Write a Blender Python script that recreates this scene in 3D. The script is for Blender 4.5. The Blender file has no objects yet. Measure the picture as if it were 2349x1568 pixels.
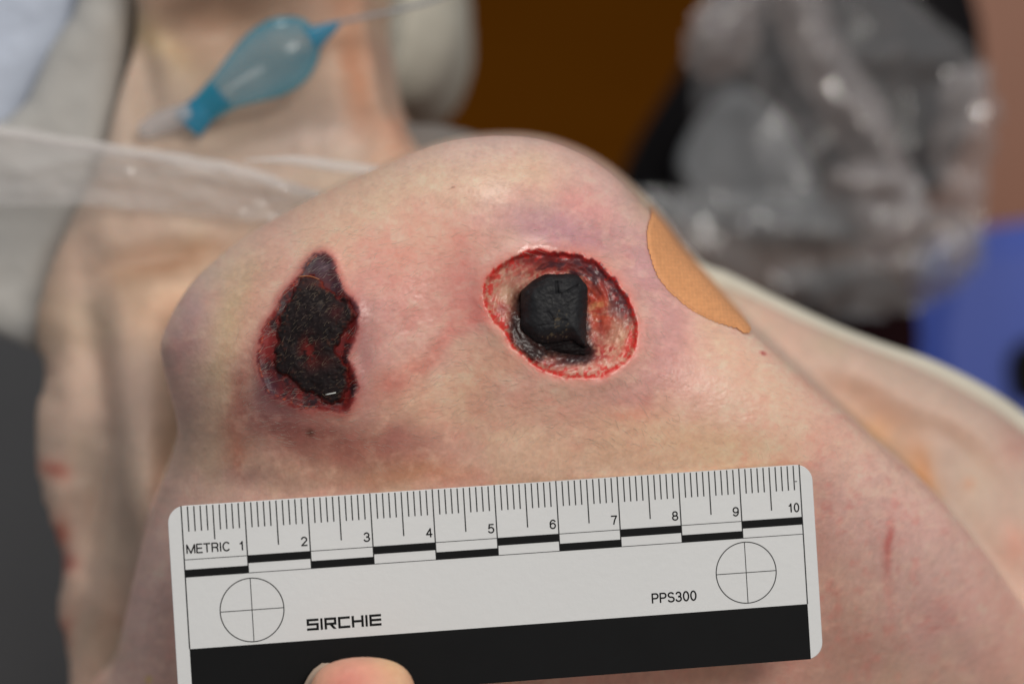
import bpy, bmesh, math, random
import numpy as np
from mathutils import Matrix, Vector
random.seed(4)
SC = bpy.context.scene
COL = SC.collection
D = 41.8                      # cm, lens to the plane of the wounds
PITCH = math.radians(32)
CM = 0.01
# ---- view frame (x right, y up, z towards the lens; centimetres, origin on the skin) -> world metres
ca, sa = math.cos(PITCH), math.sin(PITCH)
ORIGIN = np.array([0.0, 0.0, 0.95])
ROT = np.array([[1, 0, 0], [0, sa, -ca], [0, ca, sa]], float)     # columns: right, up, back
def wpt(p):
    return np.asarray(p, float) @ (ROT.T * CM) + ORIGIN
# ------------------------------------------------------------------ camera
cam = bpy.data.cameras.new('camera'); camo = bpy.data.objects.new('camera', cam); COL.objects.link(camo)
M = Matrix.Identity(4)
for r in range(3):
    for c in range(3): M[r][c] = ROT[r][c]
M.translation = Vector(wpt((0, 0, D)))
camo.matrix_world = M
cam.sensor_width = 24; cam.lens = 24 * D / 16.71
cam.clip_start = 0.02; cam.clip_end = 50
cam.dof.use_dof = True; cam.dof.focus_distance = D * CM; cam.dof.aperture_fstop = 5.9; cam.dof.aperture_blades = 9
SC.camera = camo
# ------------------------------------------------------------------ room light
w = bpy.data.worlds.new('World'); SC.world = w; w.use_nodes = True
w.node_tree.nodes['Background'].inputs[0].default_value = (0.90, 0.95, 1.0, 1)
w.node_tree.nodes['Background'].inputs[1].default_value = 0.25
def area(name, pos, target, sx, sy, power, col):
    l = bpy.data.lights.new(name, 'AREA'); l.shape = 'RECTANGLE'; l.size = sx; l.size_y = sy; l.energy = power; l.color = col
    o = bpy.data.objects.new(name, l); COL.objects.link(o); o.location = pos
    o.rotation_euler = (Vector(target) - Vector(pos)).to_track_quat('-Z', 'Y').to_euler()
area('ceiling_lamp', (0.42, -0.85, 2.0), (0, 0, .95), .5, .3, 8.5, (1, .95, .88))
area('ceiling_lamp', (-0.25, 0.75, 2.45), (0, .1, .9), .3, .3, 4.2, (1, .96, .9))
SC.view_settings.view_transform = 'Standard'; SC.view_settings.look = 'None'
SC.view_settings.exposure = 0.31; SC.view_settings.gamma = 1.0
# ------------------------------------------------------------------ helpers
def lin(c):
    c = np.asarray(c, float) / 255.0
    return np.where(c <= 0.04045, c / 12.92, ((c + 0.055) / 1.055) ** 2.4)
KILL = 0.62                     # lit paint value of a surface facing the lens
def alb(c):
    return np.clip(lin(c) / KILL, 0, 0.86)
def P(px, py, z):               # a point of the photograph taken to its depth, view frame cm
    k = (D - z) / D
    return np.array([(px - 1174.5) / 140.6 * k, (784 - py) / 140.6 * k, z])
RT = np.random.RandomState(11).rand(256, 256)
def vn(x, y, s=0):
    x = np.asarray(x, float) + 37.1 * s + 500; y = np.asarray(y, float) + 91.7 * s + 500
    xi = np.floor(x).astype(int); yi = np.floor(y).astype(int); fx = x - xi; fy = y - yi
    fx = fx * fx * fx * (fx * (fx * 6 - 15) + 10); fy = fy * fy * fy * (fy * (fy * 6 - 15) + 10)
    g = lambda i, j: RT[i & 255, j & 255]
    return (g(xi, yi) * (1 - fx) + g(xi + 1, yi) * fx) * (1 - fy) + (g(xi, yi + 1) * (1 - fx) + g(xi + 1, yi + 1) * fx) * fy
def fbm(x, y, s=0, o=4):
    a = 0; t = 0; f = 1; wgt = 1
    for k in range(o):
        a = a + wgt * vn(x * f, y * f, s + k * 3); t += wgt; f *= 2.03; wgt *= .52
    return a / t
def sstep(a, b, x):
    t = np.clip((x - a) / (b - a), 0, 1); return t * t * (3 - 2 * t)
def smooth_poly(pts, n=5):
    pts = np.asarray(pts, float); N = len(pts); out = []
    for i in range(N):
        p0, p1, p2, p3 = pts[i - 1], pts[i], pts[(i + 1) % N], pts[(i + 2) % N]
        for k in range(n):
            t = k / n
            out.append(.5 * ((2 * p1) + (p2 - p0) * t + (2 * p0 - 5 * p1 + 4 * p2 - p3) * t * t + (3 * p1 - p0 - 3 * p2 + p3) * t ** 3))
    return np.array(out)
def sdf(poly, x, y):            # > 0 inside
    shp = x.shape; x = x.ravel(); y = y.ravel()
    d = np.full(x.shape, 1e9); ins = np.zeros(x.shape, bool)
    N = len(poly)
    for i in range(N):
        ax, ay = poly[i]; bx, by = poly[(i + 1) % N]
        ex, ey = bx - ax, by - ay
        t = np.clip(((x - ax) * ex + (y - ay) * ey) / (ex * ex + ey * ey + 1e-12), 0, 1)
        dx = x - ax - t * ex; dy = y - ay - t * ey
        np.minimum(d, dx * dx + dy * dy, out=d)
        c = ((ay > y) != (by > y))
        with np.errstate(divide='ignore', invalid='ignore'):
            xs = (bx - ax) * (y - ay) / (by - ay) + ax if by != ay else np.full(x.shape, -1e9)
        ins ^= c & (x < xs)
    d = np.sqrt(d)
    return np.where(ins, d, -d).reshape(shp)
def smax(a, b, k):
    h = np.clip(.5 + .5 * (a - b) / k, 0, 1)
    return b * (1 - h) + a * h + k * h * (1 - h)
def px2(pts, z):
    return np.array([P(a, b, z)[:2] for a, b in pts])
def link(name, me, mat=None, parent=None, label=None, cat=None, kind=None, group=None):
    o = bpy.data.objects.new(name, me); COL.objects.link(o)
    if mat is not None and me is not None: me.materials.append(mat)
    if parent: o.parent = parent
    for k, v in (('label', label), ('category', cat), ('kind', kind), ('group', group)):
        if v: o[k] = v
    return o
def mesh_np(name, V, F, cols=None, attrs=None, smooth=True):
    """V in view-frame cm, F (n,3 or 4) int"""
    me = bpy.data.meshes.new(name); F = np.asarray(F); n = F.shape[1]
    Vw = wpt(V)
    me.vertices.add(len(Vw)); me.vertices.foreach_set('co', Vw.astype(np.float32).ravel())
    me.loops.add(F.size); me.loops.foreach_set('vertex_index', F.ravel().astype(np.int32))
    me.polygons.add(len(F)); me.polygons.foreach_set('loop_start', np.arange(0, F.size, n, dtype=np.int32))
    me.polygons.foreach_set('loop_total', np.full(len(F), n, np.int32))
    me.polygons.foreach_set('use_smooth', np.full(len(F), smooth))
    if cols is not None:
        a = me.color_attributes.new('Col', 'FLOAT_COLOR', 'POINT')
        a.data.foreach_set('color', np.concatenate([cols, np.ones((len(cols), 1))], 1).astype(np.float32).ravel())
    for k, v in (attrs or {}).items():
        a = me.attributes.new(k, 'FLOAT', 'POINT'); a.data.foreach_set('value', v.astype(np.float32).ravel())
    me.update(calc_edges=True); me.validate()
    return me
def grid_faces(ny, nx, keep=None):
    i = np.arange(ny * nx).reshape(ny, nx)
    F = np.stack([i[:-1, :-1], i[:-1, 1:], i[1:, 1:], i[1:, :-1]], -1).reshape(-1, 4)
    if keep is not None:
        k = keep.ravel(); F = F[k[F].any(1)]
    return F
def compact(V, F, *arr):
    u, inv = np.unique(F, return_inverse=True)
    return (V[u], inv.reshape(F.shape)) + tuple(a[u] for a in arr)
def tube(path, rad, n=12, caps=True, squash=1.0):
    path = np.asarray(path, float); rad = np.broadcast_to(np.asarray(rad, float), (len(path),))
    T = np.gradient(path, axis=0); T /= np.linalg.norm(T, axis=1)[:, None]
    up = np.array([0, 0, 1.0]); V = []
    for p, t, r in zip(path, T, rad):
        a = np.cross(up, t); a /= np.linalg.norm(a) + 1e-9; b = np.cross(t, a)
        for k in range(n):
            q = 2 * math.pi * k / n; V.append(p + r * (a * math.cos(q) + b * math.sin(q) * squash))
    m = len(path); F = []
    for i in range(m - 1):
        for k in range(n):
            F.append((i * n + k, i * n + (k + 1) % n, (i + 1) * n + (k + 1) % n, (i + 1) * n + k))
    if caps:
        V.append(path[0]); V.append(path[-1]); c0 = m * n; c1 = c0 + 1
        for k in range(n):
            F.append((c0, (k + 1) % n, k, c0)); F.append((c1, (m - 1) * n + k, (m - 1) * n + (k + 1) % n, c1))
    return np.array(V), F
def poly_mesh(name, V, F, smooth=True, frame=True):
    me = bpy.data.meshes.new(name)
    F = [tuple(dict.fromkeys(f)) for f in F]
    me.from_pydata([tuple(v) for v in (wpt(V) if frame else V)], [], F)
    if smooth: me.polygons.foreach_set('use_smooth', [True] * len(me.polygons))
    me.update(); return me
# ---- materials
class NT:
    def __init__(s, name):
        s.m = bpy.data.materials.new(name); s.m.use_nodes = True; s.t = s.m.node_tree
        s.b = s.t.nodes['Principled BSDF']; s.out = s.t.nodes['Material Output']
    def n(s, typ, **kw):
        x = s.t.nodes.new(typ)
        for k, v in kw.items():
            if k in x.inputs: x.inputs[k].default_value = v
            else: setattr(x, k, v)
        return x
    def l(s, a, b): s.t.links.new(a, b)
    def noise(s, scale, detail=4, rough=.55):
        c = getattr(s, 'tc', None) or s.n('ShaderNodeTexCoord'); s.tc = c
        x = s.n('ShaderNodeTexNoise'); x.inputs['Scale'].default_value = scale
        x.inputs['Detail'].default_value = detail; x.inputs['Roughness'].default_value = rough
        s.l(c.outputs['Object'], x.inputs['Vector']); return x
def mat_plain(name, col, rough=.5, var=.08, nscale=60, bump=.0, bscale=300, spec=.5, **kw):
    t = NT(name); b = t.b
    nz = t.noise(nscale, 5)
    mx = t.n('ShaderNodeMix', data_type='RGBA')
    c = np.asarray(col, float)
    mx.inputs[6].default_value = (*np.clip(c * (1 - var), 0, 1), 1); mx.inputs[7].default_value = (*np.clip(c * (1 + var), 0, 1), 1)
    t.l(nz.outputs['Fac'], mx.inputs[0]); t.l(mx.outputs[2], b.inputs['Base Color'])
    b.inputs['Roughness'].default_value = rough; b.inputs['Specular IOR Level'].default_value = spec
    for k, v in kw.items(): b.inputs[k.replace('_', ' ')].default_value = v
    if bump:
        n2 = t.noise(bscale, 6); bp = t.n('ShaderNodeBump'); bp.inputs['Strength'].default_value = bump; bp.inputs['Distance'].default_value = .001
        t.l(n2.outputs['Fac'], bp.inputs['Height']); t.l(bp.outputs[0], b.inputs['Normal'])
    return t.m
def mat_skin(name, vcol=True, sss=.18, base=None, fine=1.0):
    t = NT(name); b = t.b
    n1 = t.noise(900, 6, .6); n2 = t.noise(260, 5, .6)
    vor = t.n('ShaderNodeTexVoronoi'); vor.inputs['Scale'].default_value = 1500; t.l(t.tc.outputs['Object'], vor.inputs['Vector'])
    if vcol:
        at = t.n('ShaderNodeAttribute', attribute_name='Col'); src = at.outputs['Color']
        ra = t.n('ShaderNodeAttribute', attribute_name='rough'); 
    else:
        rgb = t.n('ShaderNodeRGB'); rgb.outputs[0].default_value = (*base, 1); src = rgb.outputs[0]
    hs = t.n('ShaderNodeMix', data_type='RGBA', blend_type='MULTIPLY'); hs.inputs[0].default_value = 1
    cr = t.n('ShaderNodeValToRGB'); cr.color_ramp.elements[0].position = .3; cr.color_ramp.elements[1].position = .7
    cr.color_ramp.elements[0].color = (.96, .93, .92, 1); cr.color_ramp.elements[1].color = (1.02, 1.02, 1.02, 1)
    t.l(n1.outputs['Fac'], cr.inputs[0]); t.l(src, hs.inputs[6]); t.l(cr.outputs[0], hs.inputs[7])
    t.l(hs.outputs[2], b.inputs['Base Color'])
    b.inputs['Subsurface Weight'].default_value = sss; b.inputs['Subsurface Radius'].default_value = (1, .4, .25)
    b.inputs['Subsurface Scale'].default_value = .0012
    if vcol:
        ad = t.n('ShaderNodeMath', operation='MULTIPLY_ADD'); t.l(n2.outputs['Fac'], ad.inputs[0]); ad.inputs[1].default_value = .22
        t.l(ra.outputs['Fac'], ad.inputs[2]); t.l(ad.outputs[0], b.inputs['Roughness'])
    else: b.inputs['Roughness'].default_value = .5
    b1 = t.n('ShaderNodeBump'); b1.inputs['Strength'].default_value = .27 * fine; b1.inputs['Distance'].default_value = .00025
    t.l(n1.outputs['Fac'], b1.inputs['Height'])
    b2 = t.n('ShaderNodeBump'); b2.inputs['Strength'].default_value = .2 * fine; b2.inputs['Distance'].default_value = .00015
    t.l(vor.outputs['Distance'], b2.inputs['Height']); t.l(b1.outputs[0], b2.inputs['Normal']); t.l(b2.outputs[0], b.inputs['Normal'])
    return t.m
# ================================================================== THE PERSON
c3 = lambda pts: [((700 + a / 2.529) * .7809, (680 + b / 2.529) * .7809) for a, b in pts]      # enlargement of the left wound
c4 = lambda pts: [((1380 + a / 3.484) * .7809, (700 + b / 3.484) * .7809) for a, b in pts]     # enlargement of the right wound
OUT0 = [(60, 1800), (180, 1600), (235, 1450), (300, 1250), (350, 1125), (380, 1050), (398, 985), (388, 925), (375, 875), (366, 832),
        (362, 788), (378, 742), (409, 686), (457, 627), (553, 547), (640, 495), (720, 450), (800, 412), (880, 378), (960, 343), (1040, 320),
        (1140, 310), (1240, 318), (1330, 350), (1400, 395), (1465, 458), (1512, 515), (1560, 585), (1620, 655), (1712, 758), (1850, 880),
        (2020, 1032), (2160, 1160), (2349, 1380), (2480, 1570), (2600, 1900), (2600, 2400), (60, 2400)]
OUT1 = [(150, 1568), (122, 1420), (136, 1300), (104, 1190), (76, 1080), (72, 950), (92, 860), (70, 780), (72, 720), (100, 620), (148, 510),
        (182, 440), (225, 330), (240, 220), (288, 0), (330, -260), (790, -260), (826, 0), (848, 120), (866, 220), (900, 285), (945, 350),
        (1100, 560), (1100, 2100), (160, 2100)]
OUT2 = [(1450, 600), (1600, 640), (1700, 668), (1850, 738), (2000, 800), (2110, 842), (2250, 912), (2349, 980), (2480, 1100), (2700, 1250),
        (2900, 2100), (1300, 2100), (1300, 900)]
def px2z(pts, f): return np.array([P(a, b, f(a, b))[:2] for a, b in pts])
POLY0 = smooth_poly(px2z(OUT0, lambda a, b: -3.4 + 1.4 * float(sstep(450, 900, np.float64(a))) - 2.2 * float(sstep(1800, 2300, np.float64(a)))), 4); POLY1 = smooth_poly(px2(OUT1, -10), 3); POLY2 = smooth_poly(px2(OUT2, -9), 3)
A_OUT = [(590, 150), (520, 190), (465, 260), (430, 330), (350, 420), (285, 500), (265, 590), (190, 680), (150, 790), (125, 920), (130, 1020),
         (165, 1130), (200, 1200), (300, 1250), (400, 1290), (500, 1325), (600, 1310), (700, 1330), (800, 1340), (870, 1220), (890, 1130),
         (850, 1010), (825, 930), (850, 850), (890, 720), (895, 600), (860, 510), (800, 450), (760, 380), (720, 280), (690, 200), (640, 160)]
A_IN = [(470, 345), (560, 335), (640, 390), (740, 470), (830, 500), (875, 570), (870, 650), (800, 740), (745, 800), (740, 900), (770, 960),
        (820, 1010), (830, 1120), (790, 1240), (740, 1280), (640, 1255), (560, 1225), (470, 1190), (420, 1130), (330, 1090), (260, 1040),
        (245, 950), (265, 850), (275, 740), (300, 630), (360, 530), (400, 440), (430, 380)]
B_OUT = [(150, 520), (180, 420), (240, 345), (300, 290), (380, 240), (450, 200), (530, 170), (620, 150), (780, 132), (900, 135), (1000, 150),
         (1150, 180), (1300, 240), (1400, 340), (1500, 440), (1590, 560), (1650, 680), (1690, 800), (1718, 900), (1715, 1020), (1690, 1120),
         (1650, 1200), (1600, 1260), (1530, 1325), (1450, 1370), (1350, 1410), (1250, 1430), (1150, 1440), (1050, 1440), (950, 1425), (850, 1400),
         (770, 1370), (700, 1330), (620, 1280), (560, 1230), (480, 1165), (430, 1110), (385, 1040), (350, 970), (280, 900), (230, 850),
         (190, 770), (170, 700), (150, 610)]
B_PLUG = [(522, 560), (535, 530), (600, 470), (650, 435), (700, 405), (750, 380), (800, 368), (900, 368), (1050, 370), (1100, 385), (1140, 420),
          (1185, 470), (1205, 520), (1200, 620), (1193, 760), (1188, 900), (1183, 1010), (1190, 1100), (1120, 1085), (1050, 1045), (980, 1050),
          (900, 1062), (800, 1072), (720, 1068), (660, 1045), (600, 1000), (555, 950), (525, 900), (518, 800), (518, 680)]
B_SKIRT = [(512, 640), (620, 560), (900, 520), (1120, 560), (1170, 900), (1190, 1060), (1235, 1140), (1180, 1225), (1060, 1215), (960, 1190), (850, 1170),
           (740, 1190), (650, 1215), (580, 1160), (520, 1080), (470, 990), (470, 880), (500, 800)]
pA, pAi, pB, pPl, pSk = [smooth_poly(px2(q, 0.2), 3) for q in (c3(A_OUT), c3(A_IN), c4(B_OUT), c4(B_PLUG), c4(B_SKIRT))]
# low relief of the far parts of the body: (px, py, rx, ry, angle, height)
RELIEF1 = [(385, 690, 130, 75, 20, .9), (395, 600, 170, 40, 8, -.8), (240, 900, 45, 330, 12, -.6), (150, 950, 55, 190, 0, .35),
           (310, 1000, 50, 300, 5, .5), (280, 1250, 60, 220, -14, .6), (225, 1180, 30, 200, -12, -.6), (400, 900, 60, 160, 0, -.3), (400, 1120, 100, 290, 6, 6.0), (540, 130, 330, 210, 0, -5),
           (130, 1130, 40, 60, 0, .5), (150, 1330, 40, 60, 0, .4), (460, 30, 160, 70, 15, -1.6), (380, 120, 60, 110, 40, .8),
           (640, 90, 130, 60, 0, .5), (830, 180, 60, 160, 10, -.7), (290, 120, 40, 200, 10, -.7), (700, 300, 180, 40, 10, .5), (880, 320, 60, 30, 40, .3)]
RELIEF2 = [(2080, 900, 260, 60, -24, .5), (1980, 960, 200, 80, -40, -.5), (2300, 1150, 120, 120, 0, .5), (2200, 1050, 200, 50, -50, -.3)]
def gauss(px, py, g, power=1.0):
    cx, cy, rx, ry, an = g[:5]; a = math.radians(an); dx = px - cx; dy = -(py - cy)
    u = (dx * math.cos(a) + dy * math.sin(a)) / rx; v = (-dx * math.sin(a) + dy * math.cos(a)) / ry
    return np.exp(-((u * u + v * v) ** power))
def topx(x, y, z):
    k = D / (D - z); return 1174.5 + x * k * 140.6, 784 - y * k * 140.6
def base0(x, y):
    z = .5 - .030 * (x - .3) ** 2 - np.where(y < .6, .058, .020) * (y - .6) ** 2
    z = z + .16 * np.exp(-((x + .0) ** 2 / 3.0 + (y - 2.3) ** 2 / 1.6)) + .10 * np.exp(-(((x - .9) / 1.9) ** 2 + ((y - .4) / 1.6) ** 2))
    z = z - .22 * np.exp(-(((x + 1.0) / .7) ** 2 + ((y + .1) / 2.0) ** 2)) + .12 * np.exp(-(((x + 3.3) / .9) ** 2 + ((y - .2) / 1.6) ** 2))
    z = z - .30 * np.exp(-(((x + 3.2) / 2.2) ** 2 + ((y + 2.1) / .6) ** 2)) - .10 * np.exp(-(((x - .2) / 2.0) ** 2 + ((y + 1.3) / .5) ** 2))
    z = z + .05 * (fbm(x * .8, y * .8, 5, 3) - .5) + .012 * (fbm(x * 5, y * 5, 7, 3) - .5)
    return z
_ux = np.arange(-16, 18, .1); _uy = np.arange(-14, 11, .1); _UX, _UY = np.meshgrid(_ux, _uy)
def gblur(a, sg):
    r = int(3 * sg); k = np.exp(-.5 * (np.arange(-r, r + 1) / sg) ** 2); k /= k.sum()
    a = np.pad(a, r, mode='edge'); a = sum(k[i] * a[i:a.shape[0] - 2 * r + i, :] for i in range(2 * r + 1))
    return sum(k[i] * a[:, i:a.shape[1] - 2 * r + i] for i in range(2 * r + 1))
_SM = [gblur(np.clip(sdf(p, _UX, _UY), -3, 3), sg) for p, sg in ((POLY0, 4.5), (POLY1, 6), (POLY2, 5))]
def bspl(G, x, y):
    u = np.clip((x + 16) / .1, 2, G.shape[1] - 4); v = np.clip((y + 14) / .1, 2, G.shape[0] - 4); i = np.floor(u).astype(int); j = np.floor(v).astype(int); a = u - i; b = v - j
    w4 = lambda t: ((1 - t) ** 3 / 6, (3 * t ** 3 - 6 * t * t + 4) / 6, (-3 * t ** 3 + 3 * t * t + 3 * t + 1) / 6, t ** 3 / 6)
    A, B = w4(a), w4(b); return sum(B[n] * sum(A[m] * G[j + n - 1, i + m - 1] for m in range(4)) for n in range(4))
def dsm(poly, k, x, y):
    d = sdf(poly, x, y); w_ = sstep(.05, .7, d); return d * (1 - w_) + bspl(_SM[k], x, y) * w_
def body_z(x, y, crater=True):
    zc = base0(x, y) + .006 * (fbm((x + .35 * y) * 4, (y - .35 * x) * 17, 48, 3) - .5)
    d0 = dsm(POLY0, 0, x, y)
    R = 2.5 - 1.2 * sstep(2.2, 4.5, x) ; S = 1.05 + .25 * sstep(-2, -5, x)
    q = np.clip(d0 / R, .004, 1)
    z0 = zc - S * R * (1 - np.sqrt(1 - (1 - q) ** 2)) + np.minimum(d0, 0) * 12
    k1 = D / (D + 9.5); px, py = 1174.5 + x * k1 * 140.6, 784 - y * k1 * 140.6
    z1 = -9.3 + .15 * (fbm(x * .7, y * .7, 9, 3) - .5) * 2
    for g in RELIEF1: z1 = z1 + g[5] * .55 * gauss(px, py, g)
    d1 = dsm(POLY1, 1, x, y); q = np.clip(d1 / 2.0, .004, 1)
    z1 = z1 - 1.3 * (1 - np.sqrt(1 - (1 - q) ** 2)) + np.minimum(d1, 0) * 12
    z2 = -8.4 + .45 * np.clip(-y - 1, 0, 8) * .6
    for g in RELIEF2: z2 = z2 + g[5] * gauss(px, py, g)
    d2 = dsm(POLY2, 2, x, y); q = np.clip(d2 / 1.8, .004, 1)
    z2 = z2 - 1.8 * (1 - np.sqrt(1 - (1 - q) ** 2)) + np.minimum(d2, 0) * 12
    z = smax(smax(z0, z1, .9), z2, .9)
    if crater:
        m = (x > -5.2) & (x < 3) & (y > -2) & (y < 2.2)
        dA = np.full(x.shape, -9.); dB = np.full(x.shape, -9.)
        dA[m] = sdf(pA, x[m], y[m]); dB[m] = sdf(pB, x[m], y[m]) + .07 * (fbm(x[m] * 2.6, y[m] * 2.6, 43, 2) - .5) + .05 * (fbm(x[m] * 8, y[m] * 8, 44, 3) - .5)
        wob = .02 * (fbm(x * 9, y * 9, 3, 2) - .5)
        z = z + np.where(dA > -.4, .05 * np.exp(-((dA - .0) / .12) ** 2), 0) - .05 * sstep(.02, .14, dA + wob)
        cx, cy = px2(c4([(880, 760)]), 0)[0]
        z = z + .055 * (.4 + 1.1 * fbm(x * 2.2, y * 2.2, 46, 2)) * np.exp(-((dB + .08) / .16) ** 2) * (dB < 3) * (dB > -1)
        dep = sstep(-.01, .09, dB + wob) * .10 + sstep(.05, .75, dB) * .33
        # tissue ridges inside the wound
        ang = np.arctan2(y - cy, x - cx); rr = np.hypot(x - cx, y - cy)
        rid = (fbm(ang * 2.5 + 20, rr * 9, 8, 4) - .5) * .07 + (fbm(x * 9, y * 9, 14, 3) - .5) * .03
        z = z - dep + rid * sstep(0, .1, dB)
        return z, dA, dB, d0
    return z
def axis(segs):
    out = []
    for a, b, s in segs: out.append(np.arange(a, b - 1e-6, s))
    out.append([segs[-1][1]]); return np.concatenate(out)
X = axis([(-14, -9, .14), (-9, -4.7, .06), (-4.7, -2.2, .0165), (-2.2, -.7, .026), (-.7, 2.4, .015), (2.4, 7, .04), (7, 14, .1)])
Y = axis([(-12, -7, .16), (-7, -3.2, .07), (-3.2, -1.4, .035), (-1.4, 1.75, .016), (1.75, 4.2, .03), (4.2, 9, .09)])
GX, GY = np.meshgrid(X, Y)
GZ, dA, dB, d0 = body_z(GX, GY)
PX, PY = topx(GX, GY, GZ)
near = d0 > -.2
# ---- colour of the skin, with some light and shade painted in
colr = np.empty(GX.shape + (3,)); colr[:] = (192, 157, 133)
def mixc(c, wgt):
    global colr
    colr += wgt[..., None] * (np.asarray(c, float) - colr)
wx = PX + 60 * (fbm(PX / 120, PY / 120, 21, 3) - .5); wy = PY + 60 * (fbm(PX / 120, PY / 120, 31, 3) - .5)
n_big = fbm(PX / 150, PY / 150, 40, 4); n_mid = fbm(PX / 42, PY / 42, 50, 4); n_fine = fbm(PX / 9, PY / 9, 60, 3)
mixc((204, 150, 128), .55 * sstep(.45, .7, n_big)); mixc((188, 165, 128), .5 * sstep(.5, .3, n_big))
# (x, y, rx, ry, angle, colour, strength)
NEAR = [(1050, 400, 330, 90, 12, (196, 164, 132), .8), (1150, 330, 260, 40, 0, (190, 160, 142), .7), (1380, 440, 100, 60, -45, (190, 158, 144), .6),
        (830, 480, 160, 45, 28, (196, 176, 138), .7), (560, 640, 120, 60, 60, (190, 165, 130), .6),
        (930, 590, 230, 100, -10, (208, 146, 120), .7), (1000, 520, 160, 50, 5, (212, 160, 128), .5), (1330, 460, 70, 30, -20, (205, 120, 110), .45),
        (1240, 510, 140, 55, -5, (158, 116, 122), .75), (1330, 545, 110, 40, -10, (160, 105, 110), .5), (1480, 640, 60, 110, 20, (172, 128, 130), .7),
        (1530, 790, 60, 150, 0, (170, 118, 118), .65), (1430, 920, 150, 60, 15, (172, 112, 106), .6), (1200, 560, 80, 20, 25, (225, 195, 185), .35),  # last streak paints in the highlight on the round wound's upper rim
        (960, 700, 170, 130, 0, (196, 136, 120), .6), (870, 760, 55, 130, 0, (178, 128, 118), .55), (1080, 660, 40, 110, 10, (205, 118, 105), .6),
        (960, 830, 150, 22, 38, (176, 92, 76), .55), (900, 890, 60, 50, 40, (168, 84, 74), .55), (1080, 750, 80, 18, 30, (200, 110, 98), .5),
        (1110, 850, 100, 40, 20, (200, 165, 128), .7), (1040, 950, 200, 90, 0, (196, 160, 120), .55), (1180, 900, 60, 60, 0, (190, 130, 112), .4),
        (520, 760, 45, 210, -8, (186, 164, 118), .9), (430, 720, 40, 90, -20, (180, 146, 136), .7), (420, 800, 40, 60, 0, (166, 134, 126), .5),  # last two paint the shoulder's side turning into shade
        (580, 690, 40, 120, -22, (188, 138, 112), .6), (560, 900, 35, 90, -8, (150, 90, 72), .75), (540, 1010, 30, 80, 8, (176, 110, 82), .55),
        (450, 960, 60, 120, -15, (170, 140, 118), .5), (700, 985, 150, 50, -8, (112, 66, 56), .85), (640, 955, 70, 40, 0, (110, 60, 56), .6),
        (850, 1030, 190, 55, 0, (156, 92, 74), .7), (930, 1010, 60, 60, 40, (146, 84, 76), .5), (720, 1090, 210, 40, 0, (150, 122, 96), .6),
        (960, 1090, 160, 30, 0, (170, 112, 76), .6), (600, 1095, 90, 30, 0, (128, 92, 80), .5), (560, 1060, 12, 40, 20, (150, 80, 60), .4),
        (1500, 1000, 260, 80, -5, (192, 156, 116), .7), (1380, 1060, 200, 40, 0, (182, 142, 108), .5), (1450, 960, 60, 20, 0, (200, 130, 100), .4),
        (1750, 900, 230, 130, -40, (204, 162, 130), .75), (1700, 1040, 180, 60, 0, (200, 164, 120), .5), (1640, 620, 40, 120, 30, (190, 150, 140), .5),
        (1950, 1180, 130, 120, -40, (190, 150, 138), .6), (2050, 1300, 170, 200, -40, (186, 150, 136), .6), (1900, 1250, 40, 260, 0, (170, 128, 112), .5),
        (2045, 1262, 9, 55, 3, (170, 70, 62), .7), (2040, 1380, 10, 80, 3, (176, 104, 92), .5), (1960, 1500, 120, 90, 0, (150, 116, 96), .6),
        (2150, 1420, 60, 40, 40, (180, 110, 98), .5), (1500, 1560, 260, 50, 4, (190, 140, 118), .5), (330, 1300, 60, 260, -10, (182, 152, 136), .6),
        (380, 1450, 40, 140, 0, (168, 134, 118), .5), (2180, 1480, 160, 120, 0, (182, 148, 134), .5), (345, 1360, 60, 260, -8, (192, 164, 146), .65), (2150, 1350, 120, 160, -40, (192, 162, 148), .4)]
for g in NEAR:
    mixc(g[5], g[6] * gauss(wx, wy, g) * near)
mixc((206, 96, 82), near * .18 * sstep(.48, .8, fbm(PX / 55, PY / 55, 70, 4)) * gauss(PX, PY, (1100, 760, 420, 330, 0)))
mixc((200, 80, 70), near * .16 * sstep(.55, .85, fbm(PX / 22, PY / 22, 75, 3)) * (.4 + gauss(PX, PY, (1960, 1300, 300, 300, 0))))
mixc((224, 196, 160), near * .20 * sstep(.5, .78, fbm(PX / 30, PY / 24, 77, 4)))
FAR1 = [(430, 300, 900, 420, 0, (158, 137, 120), 1), (250, 1150, 260, 500, 0, (160, 138, 122), .9), (460, 20, 190, 60, 15, (118, 98, 84), .8),
        (350, 80, 40, 140, 45, (184, 158, 116), .8), (610, 90, 180, 60, 0, (170, 140, 118), .6), (830, 190, 40, 180, 8, (168, 110, 78), .8),
        (905, 300, 40, 70, 40, (182, 120, 88), .8), (720, 320, 150, 60, 10, (172, 150, 138), .7), (385, 690, 110, 60, 25, (202, 160, 128), .8),  # last one paints the collarbone bump paler, as lit
        (390, 600, 120, 26, 8, (150, 108, 80), .7), (300, 640, 60, 60, 0, (150, 116, 88), .6), (120, 700, 50, 160, 0, (140, 114, 94), .6),  # first one paints shade into the valley above the collarbone
        (320, 950, 50, 200, 0, (166, 136, 118), .6), (400, 960, 40, 160, 0, (146, 126, 108), .6), (118, 1075, 30, 26, 0, (150, 72, 58), .8),  # second one paints the shaded armpit fold darker
        (138, 1225, 28, 30, 0, (160, 72, 54), .8), (158, 1285, 26, 20, -20, (140, 70, 60), .8), (148, 1460, 20, 45, -10, (150, 66, 54), .85),
        (280, 1200, 50, 200, -12, (168, 140, 118), .6), (250, 1500, 90, 120, 0, (150, 124, 102), .6)]
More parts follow.
